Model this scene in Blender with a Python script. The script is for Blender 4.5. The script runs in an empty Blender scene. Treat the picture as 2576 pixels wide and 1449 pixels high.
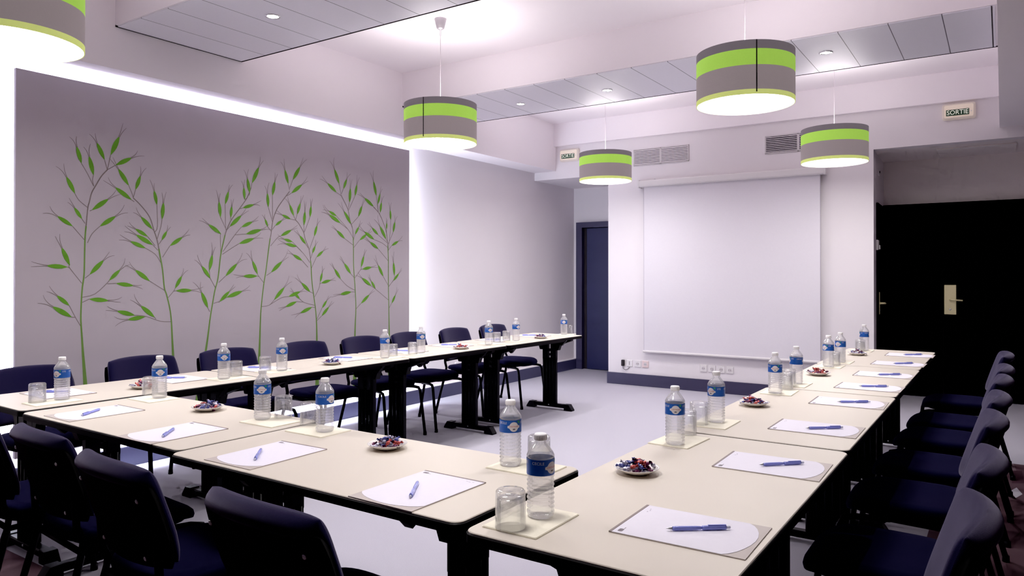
LAMP_DOWN, LAMP_UP, SPOT_E = 17.5, 7.5, 62.0
VT, LOOK, EXPO = 'Standard', 'None', 0.04
TOE = [(0.006, 0.0007), (0.015, 0.006), (0.04, 0.032), (0.1, 0.096), (0.2, 0.2)]
import bpy, math, random
PLANTS = [([(2.484,0.531),(2.463,0.813),(2.455,0.937),(2.447,1.061),(2.45,1.185),(2.456,1.277),(2.467,1.37),(2.47,1.525),(2.473,1.619),(2.481,1.712),(2.49,1.813),(2.499,1.851),(2.514,1.914),(2.541,1.967),(2.578,2.034),(2.618,2.083)],[((2.64,2.188),(2.697,2.319),(2.618,2.083)),((2.599,2.148),(2.549,2.255),(2.618,2.083)),((2.675,2.122),(2.782,2.185),(2.618,2.083)),((2.526,2.035),(2.498,2.156),(2.52,2.0),(2.529,1.96)),((2.448,2.106),(2.418,2.21),(2.489,2.037),(2.526,1.963)),((2.407,1.901),(2.355,2.003),(2.433,1.858),(2.487,1.815)),((2.452,1.735),(2.404,1.806),(2.472,1.706)),((2.517,1.799),(2.622,1.88),(2.502,1.792)),((2.393,1.683),(2.302,1.741),(2.467,1.597)),((2.569,1.692),(2.672,1.765),(2.518,1.639),(2.488,1.576)),((2.376,1.425),(2.328,1.536),(2.376,1.407),(2.453,1.305)),((2.362,1.413),(2.241,1.42),(2.376,1.407)),((2.503,1.364),(2.592,1.459),(2.473,1.339)),((2.632,1.323),(2.705,1.396),(2.62,1.307),(2.537,1.232),(2.456,1.212)),((2.68,1.303),(2.797,1.286),(2.62,1.3)),((2.501,1.199),(2.623,1.186),(2.456,1.178)),((2.374,1.16),(2.3,1.225),(2.412,1.081),(2.447,1.018)),((2.389,1.083),(2.275,1.154),(2.412,1.08))]),([(3.12,0.442),(3.101,0.754),(3.093,0.891),(3.086,1.018),(3.074,1.111),(3.049,1.214),(3.031,1.269),(3.016,1.405),(2.999,1.493),(2.977,1.607),(2.952,1.68),(2.918,1.778),(2.856,1.854),(2.799,1.905)],[((2.786,1.891),(2.675,1.965),(2.806,1.879)),((2.766,1.99),(2.694,2.096),(2.789,1.937),(2.799,1.905)),((2.815,1.966),(2.849,2.065),(2.799,1.908)),((2.973,1.87),(2.952,1.969),(2.977,1.715),(2.959,1.674)),((3.012,1.768),(3.022,1.887),(3.002,1.71),(2.974,1.62)),((2.939,1.693),(2.856,1.774),(2.952,1.68)),((2.904,1.638),(2.816,1.686),(2.96,1.573)),((2.942,1.579),(2.823,1.644),(2.981,1.54)),((2.887,1.554),(2.783,1.596),(2.96,1.512),(3.002,1.452)),((3.009,1.615),(3.048,1.681),(2.988,1.584)),((3.073,1.576),(3.169,1.642),(3.016,1.49)),((2.919,1.318),(2.817,1.394),(3.031,1.249)),((3.114,1.261),(3.166,1.351),(3.103,1.241),(3.06,1.194)),((3.122,1.244),(3.245,1.245),(3.103,1.241)),((2.957,1.055),(2.858,1.139),(2.968,1.041)),((2.811,1.076),(2.69,1.11),(2.892,1.065),(3.003,1.023),(3.086,1.016)),((2.885,1.062),(2.765,1.048),(2.899,1.064))]),([(3.293,0.367),(3.37,0.792),(3.402,1.012),(3.425,1.14),(3.445,1.241),(3.473,1.342),(3.494,1.509),(3.522,1.633),(3.547,1.715),(3.589,1.798),(3.657,1.885),(3.735,1.988),(3.774,2.075)],[((3.783,2.114),(3.846,2.247),(3.774,2.075)),((3.761,2.029),(3.739,2.144),(3.756,2.009)),((3.713,1.972),(3.704,2.068),(3.735,1.988)),((3.695,1.903),(3.797,1.937),(3.665,1.893)),((3.584,1.817),(3.593,1.906),(3.589,1.798)),((3.534,1.92),(3.563,2.021),(3.538,1.744),(3.545,1.715)),((3.493,1.814),(3.48,1.933),(3.547,1.715)),((3.576,1.746),(3.678,1.838),(3.551,1.719)),((3.497,1.683),(3.392,1.75),(3.492,1.668),(3.496,1.508)),((3.683,1.748),(3.784,1.795),(3.623,1.682),(3.514,1.545)),((3.726,1.694),(3.869,1.735),(3.623,1.682)),((3.661,1.613),(3.797,1.659),(3.597,1.577),(3.51,1.523)),((3.397,1.396),(3.421,1.515),(3.403,1.335)),((3.405,1.335),(3.334,1.427),(3.449,1.262)),((3.539,1.353),(3.64,1.449),(3.478,1.302)),((3.487,1.153),(3.573,1.231),(3.433,1.14)),((3.548,1.184),(3.688,1.229),(3.478,1.146)),((3.385,1.106),(3.33,1.228),(3.401,1.076))]),([(3.836,0.211),(3.853,0.613),(3.866,0.972),(3.875,1.103),(3.898,1.279),(3.92,1.395),(3.943,1.55),(3.962,1.667),(3.971,1.705),(3.99,1.823),(4.027,1.912),(4.075,1.979),(4.163,2.082)],[((4.197,2.186),(4.272,2.303),(4.163,2.106)),((4.148,2.144),(4.113,2.26),(4.163,2.09)),((4.182,2.068),(4.293,2.151),(4.133,2.039)),((3.984,2.03),(4.008,2.146),(3.985,1.831)),((3.943,1.929),(3.933,2.041),(3.985,1.808)),((4.013,1.778),(4.08,1.825),(3.985,1.745)),((3.938,1.766),(3.91,1.826),(3.971,1.729)),((4.071,1.694),(4.178,1.747),(4.037,1.677),(3.966,1.604)),((3.838,1.368),(3.789,1.474),(3.852,1.348),(3.897,1.298)),((3.834,1.352),(3.705,1.352),(3.852,1.348)),((3.972,1.383),(4.081,1.474),(3.925,1.356)),((4.005,1.153),(4.105,1.253),(3.953,1.108),(3.872,1.099)),((4.154,1.176),(4.274,1.214),(4.076,1.166),(3.953,1.108))]),([(4.472,0.11),(4.467,0.774),(4.462,0.941),(4.451,1.057),(4.43,1.174),(4.408,1.315),(4.398,1.455),(4.377,1.585),(4.335,1.673),(4.314,1.738),(4.263,1.808),(4.228,1.838)],[((4.208,1.873),(4.163,1.966),(4.228,1.838)),((4.243,1.888),(4.278,1.987),(4.228,1.838)),((4.173,1.843),(4.085,1.873),(4.228,1.838)),((4.319,1.799),(4.329,1.918),(4.319,1.73)),((4.386,1.873),(4.397,1.972),(4.324,1.738)),((4.434,1.706),(4.466,1.803),(4.379,1.585)),((4.34,1.633),(4.273,1.703),(4.366,1.601)),((4.193,1.648),(4.105,1.668),(4.314,1.55),(4.387,1.47)),((4.238,1.609),(4.124,1.629),(4.314,1.55)),((4.299,1.489),(4.203,1.536),(4.366,1.429)),((4.413,1.553),(4.445,1.62),(4.389,1.495)),((4.461,1.521),(4.536,1.577),(4.403,1.421)),((4.388,1.212),(4.294,1.291),(4.424,1.199)),((4.504,1.297),(4.526,1.381),(4.488,1.239),(4.44,1.165)),((4.515,1.289),(4.624,1.313),(4.502,1.281)),((4.274,1.153),(4.214,1.203),(4.325,1.119),(4.44,1.091)),((4.239,1.13),(4.125,1.09),(4.315,1.124)),((4.409,1.075),(4.285,1.031),(4.451,1.07)),((4.526,1.063),(4.58,1.128),(4.462,0.957)),((4.521,0.992),(4.603,1.068),(4.464,0.949))]),([(4.925,0.038),(4.93,0.793),(4.942,1.047),(4.93,1.25),(4.912,1.443),(4.909,1.636),(4.899,1.793),(4.864,1.878),(4.84,1.972),(4.793,2.047),(4.753,2.104)],[((4.73,2.205),(4.673,2.331),(4.753,2.104)),((4.782,2.163),(4.822,2.258),(4.756,2.113)),((4.696,2.124),(4.59,2.194),(4.753,2.099)),((4.858,2.043),(4.869,2.175),(4.84,1.981)),((4.929,2.111),(4.952,2.219),(4.846,1.968)),((4.971,1.916),(5.019,2.021),(4.881,1.835)),((4.875,1.844),(4.793,1.952),(4.893,1.805)),((4.696,1.906),(4.607,1.942),(4.84,1.79),(4.902,1.714)),((4.742,1.845),(4.612,1.909),(4.84,1.79)),((4.8,1.701),(4.702,1.77),(4.905,1.644)),((4.929,1.746),(4.977,1.819),(4.909,1.688)),((4.989,1.695),(5.081,1.753),(4.911,1.618)),((5.008,1.435),(5.044,1.543),(5.008,1.418),(4.924,1.329)),((5.026,1.418),(5.144,1.436),(5.006,1.413)),((4.876,1.373),(4.794,1.468),(4.918,1.338)),((4.748,1.325),(4.674,1.415),(4.829,1.26),(4.932,1.215)),((4.882,1.202),(4.748,1.183),(4.932,1.201)),((5.008,1.089),(5.113,1.167),(4.943,1.038))]),([(5.405,-0.038),(5.397,0.742),(5.39,1.077),(5.384,1.262),(5.383,1.513),(5.37,1.697),(5.35,1.798),(5.297,1.905),(5.245,1.975),(5.175,2.024)],[((5.213,2.136),(5.175,2.273),(5.239,1.988)),((5.232,2.056),(5.264,2.159),(5.243,1.979)),((5.265,1.976),(5.284,2.079),(5.258,1.958)),((5.175,2.029),(5.056,2.1),(5.2,2.013)),((5.416,1.913),(5.409,2.01),(5.41,1.801),(5.383,1.614)),((5.45,1.788),(5.477,1.898),(5.38,1.669)),((5.356,1.816),(5.36,1.881),(5.358,1.752)),((5.35,1.719),(5.265,1.839),(5.37,1.692)),((5.239,1.756),(5.156,1.82),(5.374,1.678)),((5.182,1.708),(5.057,1.774),(5.298,1.676),(5.378,1.632)),((5.239,1.619),(5.131,1.679),(5.381,1.502)),((5.43,1.657),(5.525,1.703),(5.38,1.604)),((5.311,1.346),(5.239,1.456),(5.385,1.253)),((5.471,1.355),(5.457,1.486),(5.464,1.318),(5.388,1.244)),((5.457,1.304),(5.532,1.374),(5.388,1.248)),((5.144,1.256),(5.026,1.329),(5.208,1.221)),((5.201,1.228),(5.144,1.301),(5.214,1.217),(5.389,1.109)),((5.43,1.076),(5.484,1.158),(5.393,1.03))])]
from mathutils import Vector, Matrix
PI = math.pi
R = math.radians
COL = bpy.context.scene.collection
random.seed(7)

# ------------------------------------------------------------------ materials
def mat(name, color, rough=0.5, metal=0.0, noise=0.0, nscale=60.0, bump=0.0, bscale=200.0,
        emit=None, estr=0.0, spec=0.5, sheen=0.0, coat=0.0, tint=None):
    m = bpy.data.materials.new(name); m.use_nodes = True
    nt = m.node_tree; b = nt.nodes['Principled BSDF']
    c = (color[0], color[1], color[2], 1)
    b.inputs['Base Color'].default_value = c
    b.inputs['Roughness'].default_value = rough
    b.inputs['Metallic'].default_value = metal
    b.inputs['Specular IOR Level'].default_value = spec
    if sheen: b.inputs['Sheen Weight'].default_value = sheen
    if tint: b.inputs['Sheen Tint'].default_value = tint + (1,)
    if coat: b.inputs['Coat Weight'].default_value = coat
    tc = nt.nodes.new('ShaderNodeTexCoord')
    n = nt.nodes.new('ShaderNodeTexNoise'); n.inputs['Scale'].default_value = nscale
    n.inputs['Detail'].default_value = 3
    nt.links.new(tc.outputs['Object'], n.inputs['Vector'])
    mx = nt.nodes.new('ShaderNodeMix'); mx.data_type = 'RGBA'
    k = max(noise, 0.02)
    mx.inputs['A'].default_value = tuple(min(1, v * (1 - k)) for v in color) + (1,)
    mx.inputs['B'].default_value = tuple(min(1, v * (1 + k)) for v in color) + (1,)
    nt.links.new(n.outputs['Fac'], mx.inputs['Factor'])
    nt.links.new(mx.outputs['Result'], b.inputs['Base Color'])
    if bump:
        n2 = nt.nodes.new('ShaderNodeTexNoise'); n2.inputs['Scale'].default_value = bscale
        nt.links.new(tc.outputs['Object'], n2.inputs['Vector'])
        bp = nt.nodes.new('ShaderNodeBump'); bp.inputs['Strength'].default_value = bump
        bp.inputs['Distance'].default_value = 0.002
        nt.links.new(n2.outputs['Fac'], bp.inputs['Height'])
        nt.links.new(bp.outputs['Normal'], b.inputs['Normal'])
    if emit:
        b.inputs['Emission Color'].default_value = (emit[0], emit[1], emit[2], 1)
        b.inputs['Emission Strength'].default_value = estr
    return m

def clear(name, tint, ior=1.33, transp=0.6, rough=0.0, milk=0.0):
    """clear plastic or glass: part see-through, part refracting, with a fresnel gloss"""
    m = bpy.data.materials.new(name); m.use_nodes = True
    nt = m.node_tree; nt.nodes.clear()
    out = nt.nodes.new('ShaderNodeOutputMaterial')
    t = nt.nodes.new('ShaderNodeBsdfTransparent'); t.inputs['Color'].default_value = tint + (1,)
    g = nt.nodes.new('ShaderNodeBsdfGlass'); g.inputs['IOR'].default_value = ior
    g.inputs['Color'].default_value = tint + (1,); g.inputs['Roughness'].default_value = rough
    mx = nt.nodes.new('ShaderNodeMixShader'); mx.inputs[0].default_value = 1 - transp
    gl = nt.nodes.new('ShaderNodeBsdfGlossy'); gl.inputs['Roughness'].default_value = 0.08
    lw = nt.nodes.new('ShaderNodeLayerWeight'); lw.inputs['Blend'].default_value = 0.18
    ml = nt.nodes.new('ShaderNodeMath'); ml.operation = 'MULTIPLY'; ml.inputs[1].default_value = 0.75
    m2 = nt.nodes.new('ShaderNodeMixShader')
    L = nt.links.new
    L(t.outputs[0], mx.inputs[1]); L(g.outputs[0], mx.inputs[2])
    L(lw.outputs['Facing'], ml.inputs[0]); L(ml.outputs[0], m2.inputs[0])
    if milk:
        d = nt.nodes.new('ShaderNodeBsdfTranslucent'); d.inputs[0].default_value = (0.95, 0.94, 0.96, 1)
        d2 = nt.nodes.new('ShaderNodeBsdfDiffuse'); d2.inputs[0].default_value = (0.95, 0.94, 0.96, 1)
        a1 = nt.nodes.new('ShaderNodeMixShader'); a1.inputs[0].default_value = 0.5; L(d.outputs[0], a1.inputs[1]); L(d2.outputs[0], a1.inputs[2])
        a2 = nt.nodes.new('ShaderNodeMixShader'); a2.inputs[0].default_value = milk; L(mx.outputs[0], a2.inputs[1]); L(a1.outputs[0], a2.inputs[2]); mx = a2
    L(mx.outputs[0], m2.inputs[1]); L(gl.outputs[0], m2.inputs[2]); L(m2.outputs[0], out.inputs[0])
    return m

def emis(name, color, s):
    m = bpy.data.materials.new(name); m.use_nodes = True
    nt = m.node_tree; nt.nodes.clear()
    out = nt.nodes.new('ShaderNodeOutputMaterial'); e = nt.nodes.new('ShaderNodeEmission')
    e.inputs[0].default_value = color + (1,); e.inputs[1].default_value = s
    nt.links.new(e.outputs[0], out.inputs[0]); return m

def carpet_mat():
    m = mat('grey carpet', (0.43, 0.415, 0.475), 0.95, noise=0.10, nscale=220, bump=0.5, bscale=500, spec=0.1)
    nt = m.node_tree; b = nt.nodes['Principled BSDF']; L = nt.links.new
    base = b.inputs['Base Color'].links[0].from_socket
    tc = nt.nodes.new('ShaderNodeTexCoord')
    def leafmask(rot, sx, sy, scale, thr):
        mp = nt.nodes.new('ShaderNodeMapping'); mp.inputs['Rotation'].default_value = (0, 0, rot)
        mp.inputs['Scale'].default_value = (sx, sy, 0.0)
        v = nt.nodes.new('ShaderNodeTexVoronoi'); v.inputs['Scale'].default_value = scale
        v.distance = 'MANHATTAN'
        lt = nt.nodes.new('ShaderNodeMath'); lt.operation = 'LESS_THAN'; lt.inputs[1].default_value = thr
        L(tc.outputs['Object'], mp.inputs['Vector']); L(mp.outputs[0], v.inputs['Vector'])
        L(v.outputs['Distance'], lt.inputs[0]); return lt.outputs[0]
    def mixc(fac, a, bcol):
        x = nt.nodes.new('ShaderNodeMix'); x.data_type = 'RGBA'
        L(fac, x.inputs['Factor'])
        if isinstance(a, tuple): x.inputs['A'].default_value = a
        else: L(a, x.inputs['A'])
        if isinstance(bcol, tuple): x.inputs['B'].default_value = bcol
        else: L(bcol, x.inputs['B'])
        return x.outputs['Result']
    c = mixc(leafmask(0.5, 4.5, 0.9, 1.0, 0.42), (0.13, 0.085, 0.10, 1), (0.21, 0.155, 0.175, 1))
    c = mixc(leafmask(-0.9, 6.0, 1.1, 0.8, 0.30), c, (0.085, 0.05, 0.065, 1))
    c = mixc(leafmask(0.12, 7.5, 1.8, 0.62, 0.24), c, (0.55, 0.52, 0.58, 1))
    c = mixc(leafmask(1.45, 8.5, 1.0, 0.6, 0.2), c, (0.45, 0.42, 0.48, 1))
    # the patterned carpet runs along the right side and the near end of the room
    sp = nt.nodes.new('ShaderNodeSeparateXYZ'); L(tc.outputs['Object'], sp.inputs[0])
    def cmp(sock, op, v):
        q = nt.nodes.new('ShaderNodeMath'); q.operation = op; q.inputs[1].default_value = v
        L(sock, q.inputs[0]); return q.outputs[0]
    ax = cmp(sp.outputs['X'], 'GREATER_THAN', -0.33); ay = cmp(sp.outputs['Y'], 'LESS_THAN', 6.4)
    an = nt.nodes.new('ShaderNodeMath'); an.operation = 'MULTIPLY'; L(ax, an.inputs[0]); L(ay, an.inputs[1])
    near = cmp(sp.outputs['Y'], 'LESS_THAN', 1.62)
    mxx = nt.nodes.new('ShaderNodeMath'); mxx.operation = 'MAXIMUM'; L(an.outputs[0], mxx.inputs[0]); L(near, mxx.inputs[1])
    L(mixc(mxx.outputs[0], base, c), b.inputs['Base Color'])
    return m

def tile_mat():
    """grey metal ceiling panels with fine joints every 0.307 m"""
    m = mat('grey ceiling panel', (0.84, 0.83, 0.90), 0.45, metal=0.1, noise=0.02)
    nt = m.node_tree; b = nt.nodes['Principled BSDF']; L = nt.links.new
    base = b.inputs['Base Color'].links[0].from_socket
    tc = nt.nodes.new('ShaderNodeTexCoord'); sp = nt.nodes.new('ShaderNodeSeparateXYZ')
    L(tc.outputs['Object'], sp.inputs[0])
    def mth(op, a, v):
        q = nt.nodes.new('ShaderNodeMath'); q.operation = op; q.inputs[1].default_value = v
        L(a, q.inputs[0]); return q.outputs[0]
    f = mth('LESS_THAN', mth('FRACT', mth('DIVIDE', mth('ADD', sp.outputs['X'], 30.7 + 0.32), 0.307), 0), 0.018)
    x = nt.nodes.new('ShaderNodeMix'); x.data_type = 'RGBA'; L(f, x.inputs['Factor']); L(base, x.inputs['A'])
    x.inputs['B'].default_value = (0.16, 0.15, 0.18, 1)
    L(x.outputs['Result'], b.inputs['Base Color']); return m

M = dict(
    wall=mat('white wall paint', (0.785, 0.742, 0.772), 0.85, noise=0.015, nscale=3, bump=0.05),
    darkwall=mat('dark taupe wall', (0.10, 0.085, 0.09), 0.8, noise=0.05, nscale=3),
    recess=mat('recess wall paint', (0.82, 0.76, 0.755), 0.85, noise=0.015, nscale=3),  # lighter, warmer wall paint for the right recess
    ceil=mat('white ceiling paint', (0.90, 0.85, 0.89), 0.9, noise=0.015, nscale=2),
    floor=carpet_mat(), tile=tile_mat(),
    gap=mat('dark gap', (0.03, 0.025, 0.03), 0.9),
    navy=mat('navy paint', (0.044, 0.040, 0.085), 0.45, noise=0.05), navyglow=mat('glow lit navy paint', (0.075, 0.075, 0.145), 0.45, noise=0.05),  # left skirting: the navy lightened so its colour carries the LED glow
    navydoor=mat('navy door', (0.018, 0.020, 0.075), 0.5, noise=0.08, nscale=5),
    black=mat('black lacquer', (0.0012, 0.001, 0.0016), 0.6, noise=0.1, spec=0.03),
    panel=mat('grey mauve panel', (0.435, 0.388, 0.43), 0.75, noise=0.03, nscale=2, bump=0.05),
    leaf=mat('green paint', (0.105, 0.29, 0.016), 0.7, noise=0.12, nscale=6),
    stem=mat('olive paint', (0.13, 0.24, 0.05), 0.7, noise=0.1, nscale=6),
    twig=mat('brown grey paint', (0.19, 0.155, 0.15), 0.7, noise=0.1),
    led=emis('led strip', (0.80, 0.87, 1.0), 95.0),
    diff=emis('lamp diffuser', (1.0, 0.975, 0.955), 7.0),
    bulb=emis('lamp bulb', (1.0, 0.93, 0.90), 14.0),
    spot=emis('spot lens', (1.0, 0.97, 0.98), 40.0),
    dgrey=mat('dark grey shade fabric', (0.13, 0.112, 0.125), 0.9, noise=0.06, nscale=120, bump=0.2, emit=(0.16, 0.14, 0.155), estr=0.55),
    mgrey=mat('grey shade fabric', (0.20, 0.17, 0.175), 0.9, noise=0.05, nscale=120, bump=0.2, emit=(0.30, 0.25, 0.255), estr=0.55),
    green=mat('lime shade fabric', (0.34, 0.60, 0.08), 0.9, noise=0.05, nscale=120, bump=0.2, emit=(0.38, 0.66, 0.10), estr=0.5),
    lime=mat('pale lime trim', (0.48, 0.56, 0.14), 0.9, noise=0.05, emit=(0.60, 0.66, 0.22), estr=0.6),
    seam=mat('black tape', (0.012, 0.01, 0.015), 0.7),
    cord=mat('pale cord', (0.62, 0.56, 0.60), 0.6),
    rose=mat('grey metal rose', (0.42, 0.39, 0.42), 0.4, metal=0.4),
    chrome=mat('chrome', (0.75, 0.74, 0.76), 0.2, metal=1.0),
    screen=mat('screen fabric', (0.72, 0.69, 0.745), 0.8, noise=0.01),
    white=mat('white plastic', (0.74, 0.71, 0.72), 0.4),
    pink=mat('pinkish plastic', (0.72, 0.58, 0.58), 0.45),
    hole=mat('socket hole', (0.12, 0.11, 0.12), 0.6),
    dark=mat('dark vent', (0.02, 0.018, 0.03), 0.8),
    vent=mat('vent enamel', (0.62, 0.58, 0.60), 0.5),
    brass=mat('pale glowing brass', (0.62, 0.54, 0.34), 0.42, metal=0.45, noise=0.05, emit=(0.6, 0.52, 0.32), estr=0.10),  # handle brass given a faint emission of its own, though no lamp
    sign=mat('sign housing', (0.62, 0.56, 0.53), 0.5, emit=(1.0, 0.80, 0.62), estr=0.12),
    signlit=mat('lit sign face', (0.8, 0.72, 0.62), 0.5, emit=(1.0, 0.78, 0.58), estr=0.16),
    signgreen=mat('dark green sign band', (0.02, 0.06, 0.03), 0.5),
    signtext=mat('sign letters', (0.75, 0.78, 0.68), 0.5, emit=(0.9, 0.92, 0.75), estr=0.45),
    top=mat('cream laminate', (0.645, 0.585, 0.508), 0.45, noise=0.02, nscale=4, spec=0.28),
    edge=mat('black rubber edge', (0.004, 0.003, 0.004), 0.5, spec=0.2),
    steel=mat('black steel', (0.003, 0.003, 0.006), 0.4, noise=0.15, nscale=20, spec=0.2),
    blue=mat('navy fabric', (0.011, 0.0102, 0.035), 0.95, noise=0.18, nscale=260, bump=0.35, bscale=700, sheen=0.42, spec=0.05, tint=(0.72, 0.66, 0.85)),
    seatblue=mat('navy seat fabric', (0.0075, 0.0075, 0.025), 0.95, noise=0.18, nscale=260, bump=0.35, bscale=700, sheen=0.10, spec=0.03, tint=(0.5, 0.48, 0.8)),
    shell=mat('black plastic shell', (0.0015, 0.0015, 0.002), 0.55, spec=0.06),
    tube=mat('black tube', (0.002, 0.002, 0.005), 0.45, spec=0.15),
    screw=mat('silver screw', (0.6, 0.6, 0.62), 0.3, metal=0.9),
    water=clear('clear bottle', (0.995, 0.995, 1.0), 1.30, 0.74, milk=0.24),
    glass=clear('clear glass', (0.99, 0.992, 0.99), 1.45, 0.74, milk=0.03),
    cap=mat('white cap', (0.90, 0.88, 0.89), 0.5),
    lblue=mat('label blue', (0.02, 0.105, 0.42), 0.35, noise=0.15, nscale=40),
    lwhite=mat('label pale emblem', (0.72, 0.68, 0.70), 0.4),
    lred=mat('label red', (0.55, 0.10, 0.08), 0.4),
    lgrey=mat('label grey', (0.15, 0.14, 0.15), 0.4),
    lgreen=mat('label green', (0.05, 0.30, 0.14), 0.4),
    porc=mat('white porcelain', (0.78, 0.74, 0.70), 0.15, coat=0.5),
    napkin=mat('cream napkin', (0.86, 0.81, 0.67), 0.9, noise=0.03, bump=0.2, bscale=300),
    sheet=mat('white paper', (0.77, 0.74, 0.83), 0.7),
    backing=mat('grey taupe card', (0.50, 0.44, 0.415), 0.6),
    bar=mat('brown card edge', (0.24, 0.19, 0.18), 0.6),
    ink=mat('grey print', (0.20, 0.17, 0.20), 0.7),
    inkp=mat('faint print', (0.46, 0.42, 0.50), 0.7),
    pen=mat('translucent blue plastic', (0.25, 0.28, 0.72), 0.2, coat=0.6, noise=0.2, nscale=30),
    penclear=mat('clear pen plastic', (0.62, 0.63, 0.75), 0.15, coat=0.5),
    foilred=mat('red foil', (0.45, 0.09, 0.08), 0.28, metal=0.35, noise=0.5, nscale=70),
    foilblue=mat('blue foil', (0.09, 0.10, 0.28), 0.28, metal=0.35, noise=0.5, nscale=70),
    foilpale=mat('pale foil', (0.46, 0.43, 0.55), 0.25, metal=0.4, noise=0.45, nscale=70),
    foilplum=mat('plum foil', (0.16, 0.045, 0.11), 0.28, metal=0.35, noise=0.5, nscale=70),
)

# ------------------------------------------------------------------ mesh builder
class MB:
    def __init__(self): self.v = []; self.f = []; self.mi = []; self.sm = []
    def add(self, vs, fs, m=0, smooth=False, T=None):
        o = len(self.v)
        self.v += [tuple(T @ Vector(p)) if T is not None else tuple(p) for p in vs]
        for f in fs:
            self.f.append([i + o for i in f]); self.mi.append(m); self.sm.append(smooth)
        return self
    def box(self, x0, x1, y0, y1, z0, z1, m=0, T=None):
        v = [(x0,y0,z0),(x1,y0,z0),(x1,y1,z0),(x0,y1,z0),(x0,y0,z1),(x1,y0,z1),(x1,y1,z1),(x0,y1,z1)]
        return self.add(v, [(0,3,2,1),(4,5,6,7),(0,1,5,4),(1,2,6,5),(2,3,7,6),(3,0,4,7)], m, False, T)
    def cbox(self, x0, x1, y0, y1, z0, z1, c, m=0, T=None):
        """box with all edges chamfered by c"""
        c = min(c, (x1-x0)/2.01, (y1-y0)/2.01, (z1-z0)/2.01)
        o = [(x0+c,y0),(x1-c,y0),(x1,y0+c),(x1,y1-c),(x1-c,y1),(x0+c,y1),(x0,y1-c),(x0,y0+c)]
        i = [(x0+c,y0+c),(x1-c,y0+c),(x1-c,y0+c),(x1-c,y1-c),(x1-c,y1-c),(x0+c,y1-c),(x0+c,y1-c),(x0+c,y0+c)]
        rings = [[(p[0],p[1],z0) for p in i], [(p[0],p[1],z0+c) for p in o], [(p[0],p[1],z1-c) for p in o], [(p[0],p[1],z1) for p in i]]
        return self.rings(rings, m, False, T)
    def rings(self, rings, m=0, smooth=True, T=None, cap=True, closed=True):
        n = len(rings[0]); v = [p for r in rings for p in r]; f = []
        for a in range(len(rings)-1):
            for j in range(n if closed else n-1):
                k = (j+1) % n
                f.append((a*n+j, a*n+k, (a+1)*n+k, (a+1)*n+j))
        self.add(v, f, m, smooth, T)
        if cap:
            o = len(self.v) - len(v)
            self.f.append([o + j for j in reversed(range(n))]); self.mi.append(m); self.sm.append(False)
            self.f.append([o + (len(rings)-1)*n + j for j in range(n)]); self.mi.append(m); self.sm.append(False)
        return self
    def lathe(self, prof, n=24, m=0, smooth=True, T=None, cap=True):
        rings = [[(r*math.cos(2*PI*j/n), r*math.sin(2*PI*j/n), z) for j in range(n)] for r, z in prof]
        return self.rings(rings, m, smooth, T, cap)
    def tube(self, pts, r, n=10, m=0, T=None):
        pts = [Vector(p) for p in pts]; rr = r if isinstance(r, (list, tuple)) else [r]*len(pts)
        rings = []; up = Vector((0.13, 0.27, 0.95))
        for i, p in enumerate(pts):
            d = (pts[min(i+1, len(pts)-1)] - pts[max(i-1, 0)]).normalized()
            s = d.cross(up)
            if s.length < 1e-3: s = d.cross(Vector((1,0,0)))
            s.normalize(); t = s.cross(d).normalized()
            rings.append([tuple(p + (s*math.cos(2*PI*j/n) + t*math.sin(2*PI*j/n))*rr[i]) for j in range(n)])
        return self.rings([list(reversed(q)) for q in rings], m, True, T)
    def prism(self, poly, z0, z1, m=0, T=None, c=0.0):
        """polygon (x,y) extruded in z, optional chamfer on the top edge"""
        n = len(poly)
        rings = [[(x,y,z0) for x,y in poly]]
        if c:
            cx = sum(p[0] for p in poly)/n; cy = sum(p[1] for p in poly)/n
            rings.append([(x,y,z1-c) for x,y in poly])
            hx = max(abs(p[0]-cx) for p in poly); hy = max(abs(p[1]-cy) for p in poly)
            rings.append([(cx+(x-cx)*(1-c/hx), cy+(y-cy)*(1-c/hy), z1) for x,y in poly])
        else: rings.append([(x,y,z1) for x,y in poly])
        return self.rings(rings, m, False, T)
    def flat(self, poly, z, m=0, T=None):
        return self.add([(x,y,z) for x,y in poly], [tuple(range(len(poly)))], m, False, T)
    def mesh(self, name, mats):
        me = bpy.data.meshes.new(name); me.from_pydata(self.v, [], self.f)
        for mt in mats: me.materials.append(mt)
        me.polygons.foreach_set('material_index', self.mi)
        me.polygons.foreach_set('use_smooth', self.sm)
        me.update(); return me

def rrect(x0, x1, y0, y1, r, n=6):
    p = []
    for cx, cy, a0 in ((x1-r,y0+r,-90),(x1-r,y1-r,0),(x0+r,y1-r,90),(x0+r,y0+r,180)):
        for i in range(n+1):
            a = R(a0 + 90*i/n); p.append((cx + r*math.cos(a), cy + r*math.sin(a)))
    return p

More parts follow.
